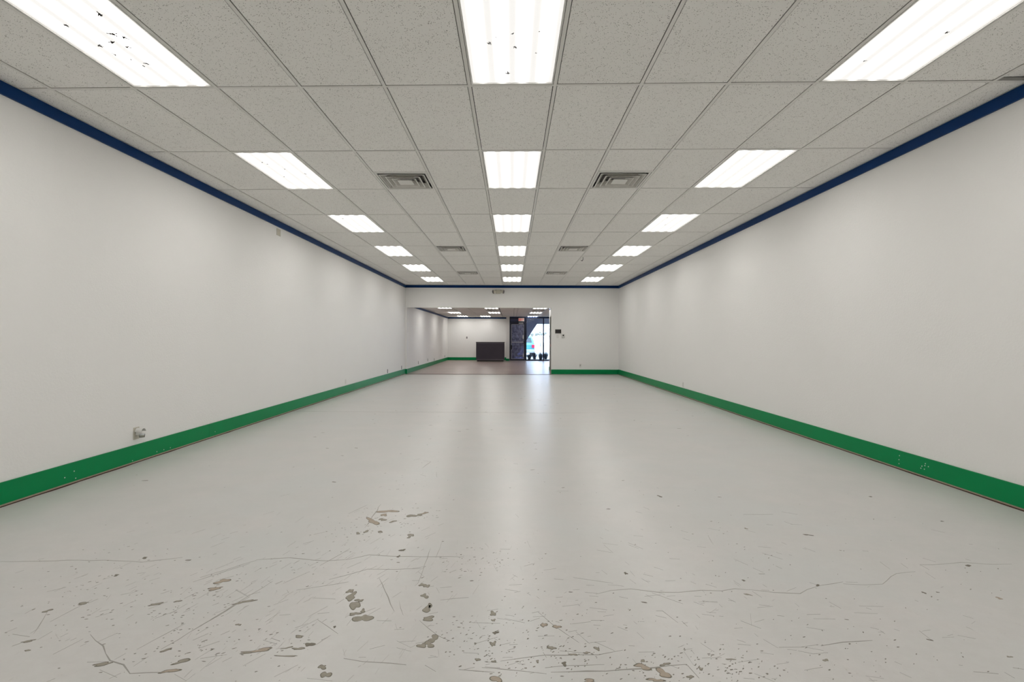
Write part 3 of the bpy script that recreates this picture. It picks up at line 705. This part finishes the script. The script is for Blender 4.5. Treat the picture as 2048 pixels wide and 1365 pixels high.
# ================================================================== side doorway leaf (open, seen edge-on in the closet)
dr = struct(empty('door_2', (CX+.008, DY1-.045, 0)), 'dark green and black door standing open in the side doorway', 'door')
MB().box(0, .86, 0, .04, .01, 2.02).build('leaf', M['doorblack'], dr)
MB().box(0, .86, -.006, 0, 1.22, 2.02).build('upper_panel', M['doorgreen'], dr)
MB().box(.005, .86, -.045, -.006, .90, .99).build('push_bar', M['red'], dr)
lk = MB().cyl((.045, -.006, 1.10), (.045, -.05, 1.10), .03, n=12).build('lock', M['brass'], dr)
MB().cyl((.045, -.05, 1.10), (.045, -.07, 1.10), .018, n=12).build('thumb_turn', M['brass'], lk)
dj = struct(MB().box(CX-.012, CX, DY1+.002, DY1+.06, .01, 2.09).box(CX-.012, CX, DY0-.06, DY0-.002, .01, 2.09).box(CX-.012, CX, DY0-.002, DY1+.002, 2.032, 2.09).build('trim_8', M['plate']), 'white casing around the side doorway', 'trim')
struct(MB().box(CX-BT, CX, DY1+.062, CE, .006, .13).build('baseboard_closet', M['green']), 'short green baseboard beside the side doorway', 'baseboard')

# ================================================================== shopfront
d1 = struct(empty('door_1', (0, YS, 0)), 'glass entrance door in a navy black aluminium frame', 'door')
DX0, DX1 = -.090, .700
MB().box(-.136, -.092, -.05, .05, 0, 2.36).build('jamb', M['frame'], d1)
MB().box(.702, .790, -.05, .05, 0, 2.36).build('jamb', M['frame'], d1)
MB().box(-.092, .702, -.05, .05, 2.305, 2.36).box(-.092, .702, -.05, .05, 2.10, 2.14).build('header', M['frame'], d1)
MB().box(-.092, .702, -.02, .0, 2.14, 2.305).build('transom_panel', M['transom'], d1)
lf = MB().box(DX0, DX0+.055, -.022, .022, .012, 2.095).box(DX1-.055, DX1, -.022, .022, .012, 2.095).box(DX0+.055, DX1-.055, -.022, .022, .012, .10).box(DX0+.055, DX1-.055, -.022, .022, 1.985, 2.095).build('leaf_frame', M['frame'], d1)
MB().box(DX0+.055, DX1-.055, -.004, .004, .10, 1.985).build('door_glass', M['film'], d1)
g = MB()
for a in ((DX0+.055, DX0+.068, .10, 1.985), (DX1-.068, DX1-.055, .10, 1.985), (DX0+.068, DX1-.068, .10, .114), (DX0+.068, DX1-.068, 1.971, 1.985)): g.box(a[0], a[1], -.012, -.004, a[2], a[3])
g.build('glazing_bead', M['steel'], d1)
pb = MB().box(DX0+.06, DX1-.06, -.075, -.05, 1.0, 1.03).build('push_bar', M['steel'], d1)
MB().box(DX0+.005, DX0+.06, -.08, -.022, .985, 1.045).box(DX1-.07, DX1-.004, -.08, -.022, .94, 1.09).build('bar_bracket', M['frame'], pb)
MB().cyl((DX0+.05, -.03, .62), (DX0+.05, -.03, .86), .042, n=14).build('pull_handle', M['dark'], d1)
MB().box(.36, .62, -.09, -.05, 2.03, 2.075).build('door_closer', M['steel'], d1)
MB().box(.585, .635, -.0065, -.0045, 1.20, 1.40).box(.60, .638, -.0065, -.0045, .22, .40).build('white_sticker', M['plate'], d1)
MB().box(-.136, .79, -.06, .06, .0, .011).build('threshold', M['steel'], d1)
# scribbles left on the film
for k, (cx, cz, s) in enumerate(((.36,1.70,.10),(.30,.62,.12),(.42,.50,.10),(.46,.72,.09),(.22,.34,.1),(.40,.25,.1),(.1,1.45,.05))):
    m = MB(); p = Vector((cx, 0, cz)); a = random.uniform(0, 6)
    for i in range(9):
        a += random.uniform(-1.1, 1.3); qv = p+Vector((math.cos(a)*s*.45, 0, math.sin(a)*s*.45))
        if DX0+.08 < qv.x < DX1-.08 and .13 < qv.z < 1.95: m.cyl((p.x, -.006, p.z), (qv.x, -.006, qv.z), .006, n=5); p = qv
    if m.v: m.build('scribble', M['transom'], d1)
win = []
wx = [.790, 1.745, 2.70, W]
for k in range(3):
    a, b = wx[k], wx[k+1]
    w_ = struct(empty(f'window_{k+1}', ((a+b)/2, YS, 0)), f'tall shopfront window pane, {["beside the glass door", "second from the glass door", "at the right wall"][k]}', 'window')
    c = (a+b)/2; a -= c; b -= c
    MB().box(b-.065, b, -.05, .05, 0, 2.36).build('mullion', M['frame'], w_)
    MB().box(a, b-.065, -.05, .05, 0, .055).build('bottom_rail', M['frame'], w_)
    MB().box(a, b-.065, -.05, .05, 2.31, 2.36).build('top_rail', M['frame'], w_)
    MB().box(a, b-.065, -.004, .004, .055, 2.31).build('pane', M['pane'], w_)
struct(MB().box(-.136, W, YS-.05, YS+.05, 2.36, H2+.1).build('trim_9', M['blue']), 'dark blue band above the shopfront', 'trim')
# exit sign
e = empty('exit_sign', (.50, YS-.052, 2.145), 'white exit sign with red letters above the glass door', 'exit sign')
MB().box(-.155, .155, -.05, 0, 0, .185).build('sign_box', M['plate'], e, bevel=.006)
def stroke(m, x0, z0, x1, z1, t=.016):
    dx, dz = x1-x0, z1-z0; L = math.hypot(dx, dz); nx, nz = -dz/L*t/2, dx/L*t/2
    p = [(x0+nx, z0+nz), (x1+nx, z1+nz), (x1-nx, z1-nz), (x0-nx, z0-nz)]
    m.poly([(x, -.0505, z) for x, z in p]+[(x, -.0525, z) for x, z in p], [(0,1,2,3),(7,6,5,4),(0,4,5,1),(1,5,6,2),(2,6,7,3),(3,7,4,0)])
zb, zt = .035, .150; lx = -.125
for ch in 'EXIT':
    m = MB(); w_ = .05
    if ch == 'E':
        stroke(m, lx, zb, lx, zt)
        for z_ in (zb+.008, (zb+zt)/2, zt-.008): stroke(m, lx, z_, lx+w_, z_)
    elif ch == 'X': stroke(m, lx, zb, lx+w_, zt); stroke(m, lx, zt, lx+w_, zb)
    elif ch == 'I': stroke(m, lx+w_/2, zb, lx+w_/2, zt)
    else: stroke(m, lx-.004, zt-.008, lx+w_+.004, zt-.008); stroke(m, lx+w_/2, zb, lx+w_/2, zt)
    m.build('letter', M['exitred'], e); lx += .067
# reception counter
e = empty('reception_counter', (-1.14, 26.3, .004), 'dark plum black reception counter against the white wall', 'counter')
MB().box(-.745, .745, -.27, .27, .075, .985).build('body', M['counter'], e)
MB().box(-.70, .70, -.22, .25, 0, .075).build('toe_kick', M['dark'], e)
MB().box(-.76, .76, -.29, .28, .985, 1.02).build('top', M['dark'], e, bevel=.004)
MB().box(-.735, .735, -.276, -.27, .08, .11).box(-.735, .735, -.276, -.27, .95, .965).build('edge_band', M['counteredge'], e)

# ================================================================== outside
struct(MB().box(-25, 30, YF+T, 160, -.12, -.01).build('ground_outside', M['asphalt']), 'pale paving of the car park outside', 'ground')
struct(MB().box(-.1, W+T, YS+.06, YF+T, -.12, -.01).build('ground_outside', M['asphalt']), 'paving strip along the shopfront', 'ground')
struct(MB().box(-6, 8, YF+.2, 30.0, 2.42, 2.6).box(-.1, W+.2, YS+.05, YF+.2, 2.42, 2.6).build('canopy_soffit', M['soffit']), 'dark soffit over the walkway outside', 'canopy')
struct(MB().box(-6, 8, 30.0, 30.14, 2.09, 2.75).build('canopy_fascia', M['fascia']), 'grey fascia board along the canopy', 'canopy')
pr = MB(); pts = [(-1.6,2.42),(1.72,2.42),(1.46,2.06),(1.01,1.37),(.55,.66),(.12,0),(-1.6,0)]
n = len(pts); pr.poly([(x,28.9,z) for x,z in pts]+[(x,29.5,z) for x,z in pts], [tuple(range(n)), tuple(range(2*n-1,n-1,-1))]+[(i,(i+1)%n,n+(i+1)%n,n+i) for i in range(n)])
struct(pr.build('pier_outside', M['pier']), 'slanted blue grey masonry pier outside the shopfront', 'pier')
struct(MB().box(.80, 3.5, 27.85, 28.7, -.01, .02).build('ground_bed', M['soil']), 'narrow planting bed under the shopfront', 'planting bed')
# car seen from behind
car = empty('parked_car', (.62, 33.0, -.01), 'teal car parked outside the shopfront window, seen from behind', 'car')
prof = [(.05,.30,.86),(.0,.52,.90),(.03,.80,.90),(.10,.93,.88),(.42,1.30,.74),(.62,1.42,.68),(1.5,1.47,.68),(2.2,1.40,.68),(2.95,.98,.84),(3.9,.88,.88),(4.25,.72,.86),(4.3,.35,.84),(2.2,.24,.86)]
n = len(prof); cb = MB().poly([(-h,y,z) for y,z,h in prof]+[(h,y,z) for y,z,h in prof], [tuple(range(n)), tuple(range(2*n-1,n-1,-1))]+[(i,(i+1)%n,n+(i+1)%n,n+i) for i in range(n)])
cb.build('body', M['teal'], car, bevel=.04)
MB().poly([(-.72,.115,.97),(.72,.115,.97),(.64,.40,1.29),(-.64,.40,1.29),(-.72,.135,.97),(.72,.135,.97),(.64,.42,1.29),(-.64,.42,1.29)], [(0,1,2,3),(7,6,5,4),(0,4,5,1),(1,5,6,2),(2,6,7,3),(3,7,4,0)]).build('rear_window', M['carglass'], car)
for s in (-1, 1):
    MB().box(min(s*.70,s*.88), max(s*.70,s*.88), -.035, .08, .60, .82).build('tail_light', M['tail'], car, bevel=.01)
    MB().poly([(s*.875,.55,.98),(s*.80,.72,1.32),(s*.80,2.1,1.33),(s*.885,2.75,.98),(s*.86,.55,.98),(s*.785,.72,1.32),(s*.785,2.1,1.33),(s*.87,2.75,.98)], [(0,1,2,3),(7,6,5,4),(0,4,5,1),(1,5,6,2),(2,6,7,3),(3,7,4,0)]).build('side_window', M['carglass'], car)
    for yy in (.85, 3.45):
        wh = MB().cyl((s*.68, yy, .325), (s*.905, yy, .325), .32, n=20).build('wheel', M['tyre'], car)
        MB().cyl((s*.905, yy, .325), (s*.912, yy, .325), .20, n=14).build('rim', M['steel'], wh)
MB().box(-.86, .86, -.10, .10, .28, .50).build('bumper', M['bumper'], car, bevel=.04)
MB().box(-.26, .26, -.012, .03, .60, .74).build('plate_recess', M['bumper'], car)
# spiky plants in the bed
for k, (x, y, hgt) in enumerate(((.98,27.99,.42),(1.30,28.62,.48),(1.62,27.99,.50),(1.94,28.62,.52),(2.26,27.99,.50))):
    m = MB()
    for i in range(95):
        a = random.uniform(0, 6.28); el = random.uniform(1.0, 1.52); L = hgt*random.uniform(.7, 1.15); w_ = random.uniform(.010, .018)
        dv = Vector((math.cos(a)*math.cos(el), math.sin(a)*math.cos(el), math.sin(el))); sd = Vector((-math.sin(a), math.cos(a), 0))
        b0 = Vector((random.gauss(0, .03), random.gauss(0, .03), 0)); mid = b0+dv*L*.55; tip = b0+dv*L+Vector((0,0,-L*.12))
        up = sd.cross(dv)*.003
        m.poly([b0-sd*w_, b0+sd*w_, mid+sd*w_*.8, tip, mid-sd*w_*.8, b0+up, mid+up], [(0,1,2,4),(4,2,3),(0,4,6,5),(5,6,2,1),(4,3,6),(6,3,2)])
    o = m.build('spiky_plant', M['leaf']); o.location = (x, y, .018)
    tag(o, f'dark blue green spiky plant in the outdoor bed, {["first","second","third","fourth","fifth","sixth"][k]} from the glass door', 'plant', 'spiky plants outside the shopfront')
# trees far across the car park
for k, (x, y, h_) in enumerate(((2.6,74,2.1),(4.6,80,2.4),(6.2,76,2.0),(8.1,84,2.3))):
    e = empty('distant_tree', (x, y, -.01), f'small pale tree across the car park, {["leftmost","second from left","third from left","rightmost"][k]}', 'tree', 'trees across the car park')
    MB().cyl((0,0,0), (0,0,h_*.6), .07, .04, n=7).build('trunk', M['bark'], e)
    m = MB()
    for i in range(11): m.ball((random.gauss(0,.5), random.gauss(0,.4), h_*.84+random.gauss(0,.10)), random.uniform(.10,.26), 8, 5)
    m.build('crown', M['foliage'], e)
